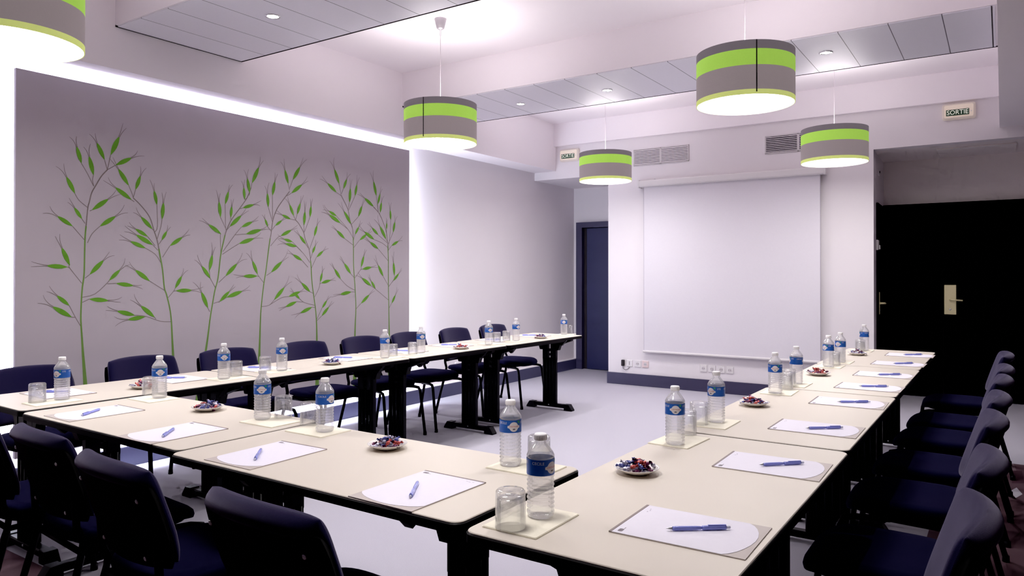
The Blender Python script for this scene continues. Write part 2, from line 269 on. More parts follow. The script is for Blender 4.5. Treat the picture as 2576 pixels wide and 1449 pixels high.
def tag(o, label=None, cat=None, group=None, kind=None):
    if label: o['label'] = label
    if cat: o['category'] = cat
    if group: o['group'] = group
    if kind: o['kind'] = kind
    return o
def obj(name, mb, mats, parent=None, loc=(0,0,0), rot=(0,0,0)):
    mats = mats if isinstance(mats, (list, tuple)) else [mats]
    o = bpy.data.objects.new(name, mb.mesh(name, mats)); COL.objects.link(o)
    o.location = loc; o.rotation_euler = rot
    if parent: o.parent = parent
    return o
def thing(name, label, cat, loc=(0,0,0), rotz=0.0, group=None):
    o = bpy.data.objects.new(name, None); COL.objects.link(o); o.empty_display_size = 0.1
    o.location = loc; o.rotation_euler = (0, 0, rotz); return tag(o, label, cat, group)
def struct(name, mb, mats, parent=None):
    o = obj(name, mb, mats, parent)
    if not parent: o['kind'] = 'structure'
    return o
def dup(root, loc, rotz, label):
    r = root.copy(); COL.objects.link(r); r.location = loc; r.rotation_euler = (0, 0, rotz); r['label'] = label
    for ch in root.children:
        c = ch.copy(); COL.objects.link(c); c.parent = r
        for g in ch.children:
            d = g.copy(); COL.objects.link(d); d.parent = c
    return r
class Rep:
    """first call moves the prototype itself, later calls copy it"""
    def __init__(self, proto): self.p = proto; self.used = False
    def __call__(self, loc, rotz, label):
        if not self.used:
            self.used = True; self.p.location = loc; self.p.rotation_euler = (0,0,rotz); self.p['label'] = label
            return self.p
        return dup(self.p, loc, rotz, label)

def text_geo(s, size, align='CENTER'):
    cu = bpy.data.curves.new('lettering', 'FONT'); cu.body = s; cu.size = size
    cu.align_x = align; cu.align_y = 'CENTER'; cu.resolution_u = 3
    o = bpy.data.objects.new('lettering', cu); COL.objects.link(o)
    dg = bpy.context.evaluated_depsgraph_get(); dg.update()
    me = o.evaluated_get(dg).to_mesh()
    v = [tuple(p.co) for p in me.vertices]; f = [tuple(p.vertices) for p in me.polygons]
    o.evaluated_get(dg).to_mesh_clear()
    bpy.data.objects.remove(o); bpy.data.curves.remove(cu)
    return v, f

# ------------------------------------------------------------------ the room shell
XL, YF, ZC = -5.24, 8.36, 3.35
XR, YB = 2.4, -2.6
mb = MB().box(XL-0.3, XR+0.3, YB-0.2, 9.7, -0.1, 0.0); struct('floor', mb, M['floor'])
mb = MB().box(XL-0.3, XR+0.3, YB-0.2, 9.7, ZC, ZC+0.1); struct('ceiling', mb, M['ceil'])
mb = MB().box(XL-0.12, XL, YB, 9.6, 0, ZC); struct('wall_left', mb, M['wall'])
mb = MB().box(XR, XR+0.12, YB, 9.6, 0, ZC); struct('wall_right', mb, M['darkwall'])
mb = MB().box(XL, XR, YB-0.12, YB, 0, ZC); struct('wall_back', mb, M['darkwall'])
mb = MB()
mb.prism([(-4.14, YF), (-1.105, YF), (-1.14, 9.42), (-1.14, 9.6), (-4.14, 9.6)], 0, ZC)         # block behind the screen
mb.box(XL, -4.14, YF, YF+0.12, 2.63, ZC); mb.box(-1.105, XR, YF, YF+0.14, 2.66, ZC)              # lintels
mb.box(XL, -4.14, YF+0.12, 9.6, 2.63, 2.75)                                                     # left recess ceiling
mb.box(1.3, XR, YF, 9.6, 0, 2.66)
struct('wall_front', mb, M['wall'])
mb = MB(); mb.box(XL, -4.14, 9.45, 9.6, 0, 2.63); struct('wall_recess_left', mb, M['wall'])
mb = MB(); mb.box(-1.14, 1.3, 9.42, 9.6, 0, 2.66); mb.box(-1.14, 1.3, YF+0.14, 9.6, 2.66, 2.8); struct('wall_recess_right', mb, M['recess'])
# dropped ceiling boxes
mb = MB().box(XL, -4.91, YB, YF, 2.735, ZC); struct('trim_1', mb, M['ceil'])
mb = MB().box(-0.02, XR, YB, YF, 2.765, ZC); struct('trim_2', mb, M['ceil'])
def strip(name, y0, y1):
    mb = MB(); mb.box(-4.91, -0.02, y0, y1, 3.025, ZC, 0); mb.box(-4.905, -0.035, y0+0.012, y1-0.006, 3.018, 3.026, 1)
    mb.box(-4.91, -0.02, y1, y1+0.007, 3.016, 3.032, 2)  # dark boxes stand in for the thin shadow gap at the strip edges
    mb.box(-4.912, -4.90, y0, y1, 3.016, 3.03, 2); mb.box(-0.055, -0.048, y0, y1, 3.0165, 3.019, 2)
    struct(name, mb, [M['ceil'], M['tile'], M['gap']])
strip('trim_3', 2.57, 3.54); strip('trim_4', 5.38, 6.36)
mb = MB().box(-4.91, -0.02, 8.31, YF, 3.055, ZC); struct('trim_5', mb, M['ceil'])
# skirtings
mb = MB(); mb.box(XL, -5.16, YB, 9.45, 0, 0.14, 0); mb.box(XL, -5.162, YB, 9.45, 0.14, 0.146, 1)
struct('baseboard_left', mb, [M['navyglow'], M['wall']])
mb = MB(); mb.box(-4.145, -1.10, YF-0.03, YF, 0, 0.135, 0); mb.box(-4.145, -1.10, YF-0.026, YF, 0.135, 0.141, 1)
struct('baseboard_front', mb, [M['navy'], M['navy']])

# ------------------------------------------------------------------ doors
mb = MB(); mb.box(-5.155, -5.06, 9.36, 9.45, 0, 2.125); mb.box(-4.235, -4.14, 9.36, 9.45, 0, 2.125); mb.box(-5.06, -4.235, 9.36, 9.45, 2.045, 2.125)
d1 = struct('door_1', mb, M['navy'])
mb = MB(); mb.box(-5.06, -4.235, 9.432, 9.449, 0.0, 2.045); obj('jamb_shade', mb, M['gap'], d1)  # dark sheet stands in for the shadow between jamb and leaf
mb = MB(); mb.cbox(-5.0, -4.24, 9.40, 9.432, 0.008, 2.038, 0.003); lf = obj('leaf', mb, M['navydoor'], d1)
mb = MB(); mb.lathe([(0.006,0),(0.024,0.002),(0.024,0.006),(0.009,0.008),(0.009,0.045),(0.0,0.047)], 14, T=Matrix.Translation((-4.33,9.40,1.03)) @ Matrix.Rotation(R(90),4,'X'))
mb.tube([(-4.33,9.362,1.03),(-4.45,9.360,1.03)], 0.008); obj('handle', mb, M['chrome'], lf)

mb = MB(); mb.box(-1.138, -1.09, 9.34, 9.42, 0, 2.16); mb.box(-1.09, 1.25, 9.34, 9.42, 2.11, 2.16); mb.box(1.25, 1.298, 9.34, 9.42, 0, 2.16)
d2 = struct('door_2', mb, M['black'])
for x0, x1 in ((-1.088, -0.547), (-0.541, 1.248)):
    lf = MB(); lf.cbox(x0, x1, 9.36, 9.40, 0.012, 2.105, 0.004)
    lo = obj('leaf', lf, M['black'], d2)
def lever_plate(parent, T, w, h):
    mb = MB(); mb.cbox(-w/2, w/2, -0.012, 0, -h/2, h/2, 0.004, T=T); p = obj('handle_plate', mb, M['brass'], parent)
    q = MB(); q.tube([(0,-0.012,0.0),(0,-0.05,0.0),(0.012,-0.056,0.0),(0.12,-0.056,-0.006)], [0.012,0.010,0.010,0.0085], T=T); obj('lever', q, M['brass'], p)
    k = MB(); k.lathe([(0.011,0),(0.011,0.003),(0.006,0.004)], 12, T=T @ Matrix.Translation((0,-0.012,-h*0.33)) @ Matrix.Rotation(R(90),4,'X')); obj('keyhole', k, M['chrome'], p)
lever_plate(lo, Matrix.Translation((-0.478, 9.36, 1.09)), 0.115, 0.325)
# dark door on the side of the right recess, seen edge-on
TS = Matrix.Translation((-1.122, 9.0, 0)) @ Matrix.Rotation(R(-91.9),4,'Z')
mb = MB(); mb.cbox(-0.33, 0.48, -0.012, 0.02, 0.01, 2.13, 0.003, T=Matrix.Translation((-1.1135,8.93,0)) @ Matrix.Rotation(R(91.9),4,'Z')); 
d3 = struct('door_3', mb, M['black'])
T3 = Matrix.Translation((-1.1015, 8.68, 1.06)) @ Matrix.Rotation(R(91.9),4,'Z')
lever_plate(d3, T3, 0.05, 0.24)

# ------------------------------------------------------------------ mural panel with light behind
PY0, PY1, PZ0, PZ1, PXF = 2.057, 5.697, 0.215, 2.653, -5.10
mural = thing('mural_panel', 'large grey mauve wall panel painted with green bamboo stems, glowing edges', 'wall panel', (PXF, (PY0+PY1)/2, 0))
CY = (PY0+PY1)/2
mb = MB(); mb.cbox(-0.03, 0, PY0-CY, PY1-CY, PZ0, PZ1, 0.002, 0)
def leaf_poly(b, t, w):
    d = (t[0]-b[0], t[1]-b[1]); L = math.hypot(*d); u = (d[0]/L, d[1]/L); n = (-u[1], u[0])
    prof = [(0,0.08),(0.12,0.42),(0.28,0.8),(0.45,1.0),(0.62,0.98),(0.8,0.75),(0.93,0.45),(1.0,0.22)]
    pts = [(b[0]+u[0]*L*a + n[0]*w*k, b[1]+u[1]*L*a + n[1]*w*k) for a, k in prof]
    pts += [(b[0]+u[0]*L*a - n[0]*w*k, b[1]+u[1]*L*a - n[1]*w*k) for a, k in reversed(prof)]
    return pts, u, n, L
def ribbon(mb, pts, ws, m, x):
    n = len(pts); L = []; Rr = []
    for i in range(n):
        a = pts[max(0,i-1)]; b = pts[min(n-1,i+1)]; d = math.hypot(b[0]-a[0], b[1]-a[1]) or 1
        nx, ny = -(b[1]-a[1])/d, (b[0]-a[0])/d; w = ws[i] if isinstance(ws,(list,tuple)) else ws
        L.append((x, pts[i][0]-CY+nx*w, pts[i][1]+ny*w)); Rr.append((x, pts[i][0]-CY-nx*w, pts[i][1]-ny*w))
    mb.add(L+Rr, [(i, i+1, n+i+1, n+i) for i in range(n-1)], m)
def smooth_line(pts, k=4):
    out = []
    P_ = [pts[0]] + list(pts) + [pts[-1]]
    for i in range(1, len(P_)-2):
        p0, p1, p2, p3 = P_[i-1], P_[i], P_[i+1], P_[i+2]
        for s in range(k):
            t = s/k; out.append(tuple(0.5*((2*p1[a]) + (-p0[a]+p2[a])*t + (2*p0[a]-5*p1[a]+4*p2[a]-p3[a])*t*t + (-p0[a]+3*p1[a]-3*p2[a]+p3[a])*t**3) for a in (0,1)))
    out.append(tuple(pts[-1])); return out
rng = random.Random(3); lx = 0.0
for pi, (stem, leaves) in enumerate(PLANTS):
    b0, b1 = stem[0], stem[1]
    k = (PZ0 + 0.004 - b1[1]) / (b0[1] - b1[1]); stem = [(b1[0] + (b0[0]-b1[0])*k, PZ0+0.004)] + list(stem[1:])
    line = smooth_line(stem)
    zt = line[-1][1]; split = 0.58
    ws = [0.0050 + 0.033*max(0, (1.10-p[1])/1.10)**1.7 for p in line]
    cut = next((i for i, p in enumerate(line) if p[1] > zt*0.80), len(line)-2)
    ribbon(mb, line[:cut+1], ws[:cut+1], 2, 0.0008)
    ribbon(mb, line[cut:], [max(0.0026, w*0.75) for w in ws[cut:]], 3, 0.0008)
    for lf in leaves:
        b, t = lf[0], lf[1]
        L0 = math.hypot(t[0]-b[0], t[1]-b[1])
        pts, u, n, L = leaf_poly(b, t, 0.088*L0 + 0.004)
        lx += 0.000012; mb.add([(0.0014 + lx, y-CY, z) for y, z in pts], [tuple(range(len(pts)))], 1)
        path = smooth_line([b] + list(lf[2:]), 3)
        ribbon(mb, path, 0.0024, 3, 0.00045 + lx*0.2)
        for sgn in (-1, 1):
            Lf = L*rng.uniform(0.55, 0.85); a = sgn*rng.uniform(0.10, 0.26); cu = rng.uniform(-0.1, 0.15)
            q = []
            for s in range(6):
                f = s/5; ang = a*f + cu*f*f*sgn
                dx = u[0]*math.cos(ang) - u[1]*math.sin(ang); dy = u[0]*math.sin(ang) + u[1]*math.cos(ang)
                q.append((t[0] + dx*Lf*f + n[0]*0.003*sgn, t[1] + dy*Lf*f + n[1]*0.003*sgn))
            ribbon(mb, q, [0.0024, 0.0021, 0.0019, 0.0017, 0.0014, 0.001], 3, 0.00075 + lx*0.2 + 0.000004*sgn)
obj('board', mb, [M['panel'], M['leaf'], M['stem'], M['twig']], mural)
mb = MB(); e = 0.07
for y0, y1, z0, z1 in ((PY0+e, PY1-e, PZ1-e-0.02, PZ1-e), (PY0+e, PY1-e, PZ0+e, PZ0+e+0.02), (PY0+e, PY0+e+0.02, PZ0+e+0.03, PZ1-e-0.03), (PY1-e-0.02, PY1-e, PZ0+e+0.03, PZ1-e-0.03)):
    mb.box(-0.10, -0.055, y0-CY, y1-CY, z0, z1)
obj('light_strip', mb, M['led'], mural)
mb = MB(); mb.box(-0.1395, -0.0302, PY0+0.15-CY, PY1-0.15-CY, PZ0+0.15, PZ1-0.15); obj('backing_frame', mb, M['wall'], mural)

# ------------------------------------------------------------------ projection screen, vents, signs, sockets
sc = thing('projection_screen', 'white pull-down projection screen on the front wall', 'screen', (-2.63, YF, 0))
mb = MB(); mb.prism([(-1.07, 0), (-1.07, 0)] and rrect(-0.092, -0.012, 2.432, 2.515, 0.018, 4), -1.065, 1.075, T=Matrix(((0,0,1,0),(1,0,0,0),(0,1,0,0),(0,0,0,1)))); obj('housing', mb, M['white'], sc)
mb = MB(); mb.box(-1.005, 1.02, -0.056, -0.054, 0.44, 2.45, 0); mb.box(-1.005, -1.0, -0.0565, -0.0535, 0.44, 2.45, 1); mb.box(1.015, 1.02, -0.0565, -0.0535, 0.44, 2.45, 1); obj('fabric', mb, [M['screen'], M['inkp']], sc)
mb = MB(); mb.cbox(-1.02, 1.035, -0.066, -0.044, 0.418, 0.446, 0.008); obj('bottom_bar', mb, M['white'], sc)
for x in (-1.062, 1.068):
    mb = MB(); mb.cbox(x-0.012, x+0.012, -0.095, -0.002, 2.425, 2.525, 0.004); obj('mount_bracket', mb, M['white'], sc)
mb = MB(); mb.lathe([(0.006,0),(0.01,0.004),(0.01,0.012),(0,0.016)], 10, T=Matrix.Translation((-0.87,-0.03,2.515))); obj('fixing_screw', mb, M['screw'], sc)

def vent(x0, x1, label, dark):
    t = thing('air_vent', label, 'vent', ((x0+x1)/2, YF, 2.81), group='air vents on the front wall'); w = (x1-x0)/2; h = 0.1
    mb = MB(); mb.cbox(-w, w, -0.014, 0, h-0.012, h, 0.003); mb.cbox(-w, w, -0.014, 0, -h, -h+0.012, 0.003)
    mb.cbox(-w, -w+0.012, -0.014, 0, -h, h, 0.003); mb.cbox(w-0.012, w, -0.014, 0, -h, h, 0.003); mb.cbox(-0.012, 0.012, -0.014, 0, -h, h, 0.003); obj('frame', mb, M['vent'], t)
    mb = MB(); mb.box(-w+0.006, w-0.006, -0.004, -0.001, -h+0.006, h-0.006); obj('opening', mb, M['dark'], t)
    mb = MB()
    for i in range(9):
        z = -h + 0.022 + i*0.0195; a = 0.0045 if dark else 0.0068
        mb.box(-w+0.01, w-0.01, -0.012, -0.004, z-a, z+a)
    obj('slats', mb, M['vent'], t)
vent(-3.79, -3.08, 'white air vent with pale slats left of the screen top', False)
vent(-2.20, -1.49, 'white air vent with dark openings, partly hidden behind a lamp', True)

def sortie(x, z, label):
    t = thing('exit_sign', label, 'sign', (x, YF, z), group='lit exit signs on the front wall')
    RX = Matrix(((1,0,0,0),(0,0,-1,0),(0,1,0,0),(0,0,0,1)))
    mb = MB(); mb.prism(rrect(-0.14, 0.14, -0.077, 0.077, 0.022), 0, 0.045, c=0.012, T=RX); obj('housing', mb, M['sign'], t)
    mb = MB(); mb.prism(rrect(-0.122, 0.122, -0.06, 0.06, 0.014), 0.045, 0.049, T=RX); f = obj('lit_face', mb, M['signlit'], t)
    mb = MB(); mb.prism(rrect(-0.105, 0.088, -0.043, 0.016, 0.002), 0.049, 0.0505, T=RX); b = obj('green_band', mb, M['signgreen'], t)
    v, fc = text_geo('SORTIE', 0.062); sx = 0.178/(max(p[0] for p in v)-min(p[0] for p in v)); cx = (max(p[0] for p in v)+min(p[0] for p in v))/2
    mb = MB(); mb.add([((p[0]-cx)*sx-0.0085, p[1]*0.98-0.0135, 0.0516) for p in v], fc, 0, False, RX); obj('lettering', mb, M['signtext'], b)
    mb = MB(); mb.lathe([(0.005,0),(0.005,0.003),(0,0.004)], 10, T=RX @ Matrix.Translation((0.104,-0.012,0.049))); obj('pilot_light', mb, M['white'], t)
sortie(-0.35, 2.957, 'lit exit sign reading SORTIE above the black doors')
sortie(-4.69, 2.925, 'lit exit sign reading SORTIE above the blue door')

def socket(x, z, label, m='white', kind=0, plane='front', y=0):
    t = thing('wall_socket', label, 'socket', (x, YF, z) if plane == 'front' else (XL, y, z), 0 if plane == 'front' else R(90), group='wall sockets')
    mb = MB(); mb.cbox(-0.042, 0.042, -0.011, 0, -0.042, 0.042, 0.004); p = obj('plate', mb, M[m], t)
    mb = MB()
    if kind == 0: mb.lathe([(0.021,0),(0.021,0.002),(0.018,0.002)], 18, T=Matrix.Translation((0,-0.011,0.0)) @ Matrix.Rotation(R(90),4,'X')); mm = M['vent']
    else: mb.box(-0.003, 0.003, -0.0125, -0.0105, -0.022, 0.022); mm = M['hole']
    q = obj('outlet' if kind == 0 else 'rocker', mb, mm, p)
    if kind == 0:
        for dx in (-0.009, 0.009):
            mb = MB(); mb.lathe([(0.004,0),(0.004,0.001)], 8, T=Matrix.Translation((dx,-0.0132,0)) @ Matrix.Rotation(R(90),4,'X')); 
            o = obj('pin_hole', mb, M['gap'], t)
socket(-3.847, 0.268, 'white switch plate at left of the low socket row by the blue door', kind=1)
socket(-3.736, 0.268, 'white socket in the middle of the low row near the blue door')
socket(-3.636, 0.268, 'pinkish socket at the right of the low row near the blue door', 'pink')
for i, (x, w) in enumerate(zip((-2.907, -2.805, -2.697, -2.597), ('first from the left', 'second from the left', 'third from the left', 'last on the right'))):
    socket(x, 0.271, 'white socket %s in the row of four under the screen' % w)
socket(0, 0.315, 'white socket low on the left wall behind the chairs', plane='left', y=6.67)
ad = thing('plug_adapter', 'small black plug with a thin lead beside the low socket row', 'plug', (-3.93, YF, 0.268))
mb = MB(); mb.cbox(-0.017, 0.017, -0.04, 0, -0.038, 0.038, 0.005); obj('body', mb, M['gap'], ad)
mb = MB(); mb.tube([(0.0,-0.02,-0.036),(0.004,-0.022,-0.07),(0.03,-0.012,-0.085),(0.06,-0.01,-0.075),(0.085,-0.01,-0.05)], 0.0035, 8); obj('lead', mb, M['hole'], ad)
bx = thing('door_sensor', 'small white box on the side wall by the black doors', 'sensor', (-1.1135, 8.64, 1.68), R(91.9))
mb = MB(); mb.cbox(-0.07, 0.05, -0.022, 0, -0.055, 0.055, 0.005); obj('housing', mb, M['white'], bx)
mb = MB(); mb.cbox(0.005, 0.04, -0.034, -0.021, -0.045, 0.0, 0.003); obj('button', mb, M['white'], bx)
bx = thing('wall_detector', 'tiny white detector high on the side wall beside the right recess', 'detector', (-1.1185, 8.78, 2.475), R(91.9))
mb = MB(); mb.cbox(-0.035, 0.035, -0.016, 0, -0.04, 0.04, 0.006); obj('housing', mb, M['white'], bx)
mb = MB(); mb.lathe([(0.014,0),(0.012,0.006),(0,0.008)], 12, T=Matrix.Translation((0.006,-0.016,0.0)) @ Matrix.Rotation(R(90),4,'X')); obj('eye', mb, M['gap'], bx)
bx = thing('recess_panel', 'slim grey panel fixed under the recess ceiling above the black doors', 'ceiling panel', (-0.2, 8.9, 2.66))
mb = MB(); mb.cbox(-0.36, 0.32, -0.22, 0.24, -0.022, 0, 0.004); obj('cover', mb, M['recess'], bx)
mb = MB(); mb.box(-0.36, 0.32, -0.224, -0.216, -0.024, -0.012); obj('rim', mb, M['white'], bx)

# ------------------------------------------------------------------ pendant lamps
RAD, HT, ZB = 0.282, 0.305, 2.375
def make_lamp(label, seam):
    t = thing('pendant_lamp', label, 'lamp', (0,0,ZB), group='striped drum pendant lamps')
    n = 64; mb = MB()
    bands = [(0.0, 0.028, 3), (0.028, 0.165, 1), (0.165, 0.255, 2), (0.255, HT, 0)]
    for z0, z1, mi in bands:
        mb.lathe([(RAD, z0), (RAD, z1)], n, mi, True, cap=False)
        mb.lathe([(RAD-0.004, z1), (RAD-0.004, z0)], n, 4, True, cap=False)
    mb.lathe([(RAD, HT), (RAD-0.004, HT)], n, 0, False, cap=False); mb.lathe([(RAD-0.004, 0), (RAD, 0)], n, 3, False, cap=False)
    obj('shade', mb, [M['dgrey'], M['mgrey'], M['green'], M['lime'], M['white']], t)
    if seam is not None:
        a = seam; w = 0.012; mb = MB()
        v = [((RAD+0.001)*math.cos(a+s*w), (RAD+0.001)*math.sin(a+s*w), z) for s in (-1, 1) for z in (0.012, HT)]
        mb.add(v, [(0,2,3,1)]); obj('seam_tape', mb, M['seam'], t)
    mb = MB(); mb.lathe([(0.0005, 0.006), (RAD-0.006, 0.006)], n, 0, False, cap=False); 
    mb.lathe([(RAD-0.006, 0.010), (0.0005, 0.010)], n, 0, False, cap=False); obj('diffuser', mb, M['diff'], t)
    mb = MB(); mb.lathe([(0.002,0.09),(0.03,0.10),(0.045,0.13),(0.04,0.16),(0.02,0.185),(0.014,0.20)], 16); bo = obj('bulb', mb, M['bulb'], t)
    mb = MB()
    for k in range(3):
        a = 2*PI*k/3 + 0.4; mb.tube([(0.02*math.cos(a),0.02*math.sin(a),0.27),((RAD-0.004)*math.cos(a),(RAD-0.004)*math.sin(a),0.285)], 0.003, 6)
    mb.lathe([(0.012,0.2),(0.022,0.21),(0.022,0.27),(0.01,0.29)], 12); obj('lamp_holder', mb, M['white'], t)
    H = ZC - ZB
    mb = MB(); mb.tube([(0,0,0.28),(0,0,0.45),(0,0,0.60),(0,0,H-0.11)], 0.0021, 6); obj('cord', mb, M['cord'], t)
    mb = MB(); mb.lathe([(0.0,H-0.13),(0.006,H-0.13),(0.006,H-0.085),(0.02,H-0.082),(0.030,H-0.075),(0.044,H-0.02),(0.048,H-0.006),(0.048,H)], 20); obj('ceiling_rose', mb, M['rose'], t)
    return t
lampA = make_lamp('striped drum lamp nearest the bamboo panel, with a black seam and visible ceiling rose', R(-77))
lampA.location = (-3.62, 4.40, ZB)
lampB = make_lamp('large striped drum lamp hanging over the right tables, black seam right of centre', R(-61)); lampB.location = (-1.275, 4.40, ZB)
lampC = make_lamp('striped drum lamp hanging in front of the dark air vent', None); lampC.location = (-1.262, 7.12, ZB)
lampD = make_lamp('small-looking striped drum lamp beside the left exit sign', None); lampD.location = (-3.575, 7.15, ZB)
lampE = make_lamp('striped drum lamp cut off at the top left corner', R(140)); lampE.location = (-3.62, 1.44, ZB)
L = bpy.data.lights.new('pendant_glow', 'AREA'); L.shape = 'DISK'; L.size = 0.5; L.energy = LAMP_DOWN; L.color = (1.0, 0.96, 0.95)
q = bpy.data.objects.new('pendant_glow', L); COL.objects.link(q); q.location = (-1.275, 1.44, ZB)     # the sixth lamp of the grid hangs above the frame
for o in (lampA, lampB, lampC, lampD, lampE):
    L = bpy.data.lights.new('pendant_glow', 'AREA'); L.shape = 'DISK'; L.size = 0.5; L.energy = LAMP_DOWN; L.color = (1.0, 0.96, 0.95)
    q = bpy.data.objects.new('pendant_glow', L); COL.objects.link(q); q.parent = o; q.location = (0, 0, 0.002)
    L = bpy.data.lights.new('pendant_uplight', 'AREA'); L.shape = 'DISK'; L.size = 0.4; L.energy = LAMP_UP; L.color = (1.0, 0.93, 0.94)
    q = bpy.data.objects.new('pendant_uplight', L); COL.objects.link(q); q.parent = o; q.location = (0, 0, 0.24); q.rotation_euler = (PI, 0, 0)

# ------------------------------------------------------------------ downlights
def make_down():
    t = thing('downlight', 'x', 'downlight', (0,0,3.018), group='recessed downlights in the ceiling strips')
    mb = MB(); mb.lathe([(0.048,0),(0.048,-0.004),(0.040,-0.006),(0.036,-0.002),(0.036,0)], 24, cap=False); obj('trim_ring', mb, M['chrome'], t)
    mb = MB(); mb.lathe([(0.0005,-0.0015),(0.036,-0.0015)], 24, 0, False, cap=False); obj('lens', mb, M['spot'], t)
    return t
rep = Rep(make_down())
DL = [(-3.877, 3.03, 'bright round downlight in the ceiling strip above the bamboo panel'),
      (-3.870, 5.92, 'left downlight of three in the far ceiling strip'),
      (-2.938, 5.91, 'middle downlight of three in the far ceiling strip, near a lamp cord'),
      (-1.087, 5.82, 'right downlight of three in the far ceiling strip')]
spots = [(x, y) for x, y, l in DL]
for x, y, l in DL: rep((x, y, 3.018), 0, l)
for x, y in spots + [(-2.94, 3.03), (-1.09, 3.03)]:
    L = bpy.data.lights.new('spot_beam', 'SPOT'); L.energy = SPOT_E; L.spot_size = R(95); L.spot_blend = 0.75; L.shadow_soft_size = 0.03; L.color = (1.0, 0.97, 1.0)
    q = bpy.data.objects.new('spot_beam', L); COL.objects.link(q); q.location = (x, y, 3.005)

# ------------------------------------------------------------------ tables
def make_table(label, loc, rotz, Ln, W, inset=0.155):
    t = thing('conference_table', label, 'table', loc, rotz, 'cream topped conference tables')
    h, w = Ln/2, W/2
    mb = MB(); mb.prism(rrect(-w+0.004, w-0.004, -h+0.004, h-0.004, 0.032, 6), 0.724, 0.75, c=0.002); top = obj('tabletop', mb, M['top'], t)
    mb = MB(); mb.prism(rrect(-w, w, -h, h, 0.036, 6), 0.722, 0.7465, c=0.003); obj('edge_band', mb, M['edge'], top)
    mb = MB(); mb.box(-0.02, 0.02, -h+0.17, h-0.17, 0.685, 0.722); mb.box(-w+0.08, -w+0.105, -h+0.2, h-0.2, 0.695, 0.722); mb.box(w-0.105, w-0.08, -h+0.2, h-0.2, 0.695, 0.722); obj('under_frame', mb, M['steel'], t)
    for s in (-1, 1):
        y = s*(h-inset)
        mb = MB(); T = Matrix.Translation((0, y, 0))
        mb.cbox(-0.08, 0.08, -0.02, 0.02, 0.05, 0.52, 0.006, T=T)
        for fx in (-0.055, -0.02, 0.02, 0.055):
            for sg in (-1, 1): mb.tube([(fx, sg*0.017, 0.06), (fx, sg*0.017, 0.515)], 0.014, 8, T=T)
        for a, b_ in ((-0.08, -0.014), (0.014, 0.08)): mb.cbox(a, b_, -0.02, 0.02, 0.5, 0.70, 0.004, T=T)
        mb.box(-0.016, 0.016, -0.018, 0.018, 0.585, 0.612, T=T); mb.box(-0.004, 0.016, -0.018, 0.018, 0.54, 0.565, T=T); mb.box(-0.016, 0.016, -0.02, 0.02, 0.683, 0.71, T=T)
        leg = obj('leg', mb, M['steel'], t)
        mb = MB(); fw = 0.27
        mb.cbox(-fw+0.03, fw-0.03, -0.026, 0.026, 0.022, 0.058, 0.006, T=T)
        for sg in (-1, 1):
            prof = [(sg*(fw-0.09), 0.0), (sg*fw, 0.0), (sg*fw, 0.012), (sg*(fw-0.035), 0.062), (sg*(fw-0.09), 0.062)]
            if sg < 0: prof = prof[::-1]
            v = [(x, -0.03, z) for x, z in prof] + [(x, 0.03, z) for x, z in prof]; k = 5
            mb.add(v, [tuple(range(k)), tuple(reversed(range(k, 2*k)))] + [(i+k, (i+1) % k + k, (i+1) % k, i) for i in range(k)], 0, False, T)
        mb.lathe([(0.006,0),(0.006,0.003),(0,0.004)], 8, 1, T=T @ Matrix.Translation((0,-0.027,0.045)) @ Matrix.Rotation(R(90),4,'X'))
        obj('foot', mb, [M['steel'], M['screw']], leg)
        mb = MB(); hw = w - 0.045
        prof = [(-hw, 0.722), (-hw, 0.70), (-0.13, 0.655), (-0.11, 0.60), (-0.085, 0.60), (-0.085, 0.722)]
        for sg in (-1, 1):
            pr = [(sg*abs(x), z) for x, z in prof]
            if sg > 0: pr = pr[::-1]
            v = [(x, -0.022, z) for x, z in pr] + [(x, 0.022, z) for x, z in pr]; k = 6
            mb.add(v, [tuple(range(k)), tuple(reversed(range(k, 2*k)))] + [(i+k, (i+1) % k + k, (i+1) % k, i) for i in range(k)], 0, False, T)
            hk = [(sg*(hw-0.01), 0.722), (sg*(hw-0.10), 0.722), (sg*(hw-0.10), 0.668), (sg*(hw-0.075), 0.655)]
            if sg > 0: hk = hk[::-1]
            yy = -s*0.06
            v = [(x, yy-0.015, z) for x, z in hk] + [(x, yy+0.015, z) for x, z in hk]; k = 4
            mb.add(v, [tuple(range(k)), tuple(reversed(range(k, 2*k)))] + [(i+k, (i+1) % k + k, (i+1) % k, i) for i in range(k)], 0, False, T)
        mb.box(-0.085, 0.085, -0.03, 0.03, 0.70, 0.722, T=T)
        obj('bracket', mb, M['steel'], leg)
    return t
TL = math.atan(0.026)
def xin(y): return -3.663 + 0.026*(y-1.5)
LY = [1.503, 2.799, 4.055, 5.268, 6.578]; LW = 0.605
names = ['in the corner beside the bamboo panel', 'second from the corner along the bamboo panel', 'third from the corner along the bamboo panel', 'farthest along the bamboo wall, ending near the blue door']
for i in range(4):
    y = (LY[i]+LY[i+1])/2
    make_table('cream topped table %s' % names[i], (xin(y)-LW/2, y, 0), -TL, LY[i+1]-LY[i]-0.008, LW)
make_table('cream topped table joining the corner table in the near row', (-2.995, 1.788, 0), R(90-0.6), 1.236, 0.635, 0.075)
make_table('cream topped table at the middle front with two papers and a candy saucer', (-1.738, 1.735, 0), R(90-0.3), 1.262, 0.632, 0.21)
RY = [1.378, 2.750, 4.098, 5.362, 6.671]
names = ['nearest the camera at the right', 'second from the near end of the right row', 'third from the near end of the right row', 'at the far end of the right row near the black doors']
for i in range(4):
    make_table('cream topped table %s' % names[i], (-0.757, (RY[i]+RY[i+1])/2, 0), -R(0.18), RY[i+1]-RY[i]-0.010, 0.636)

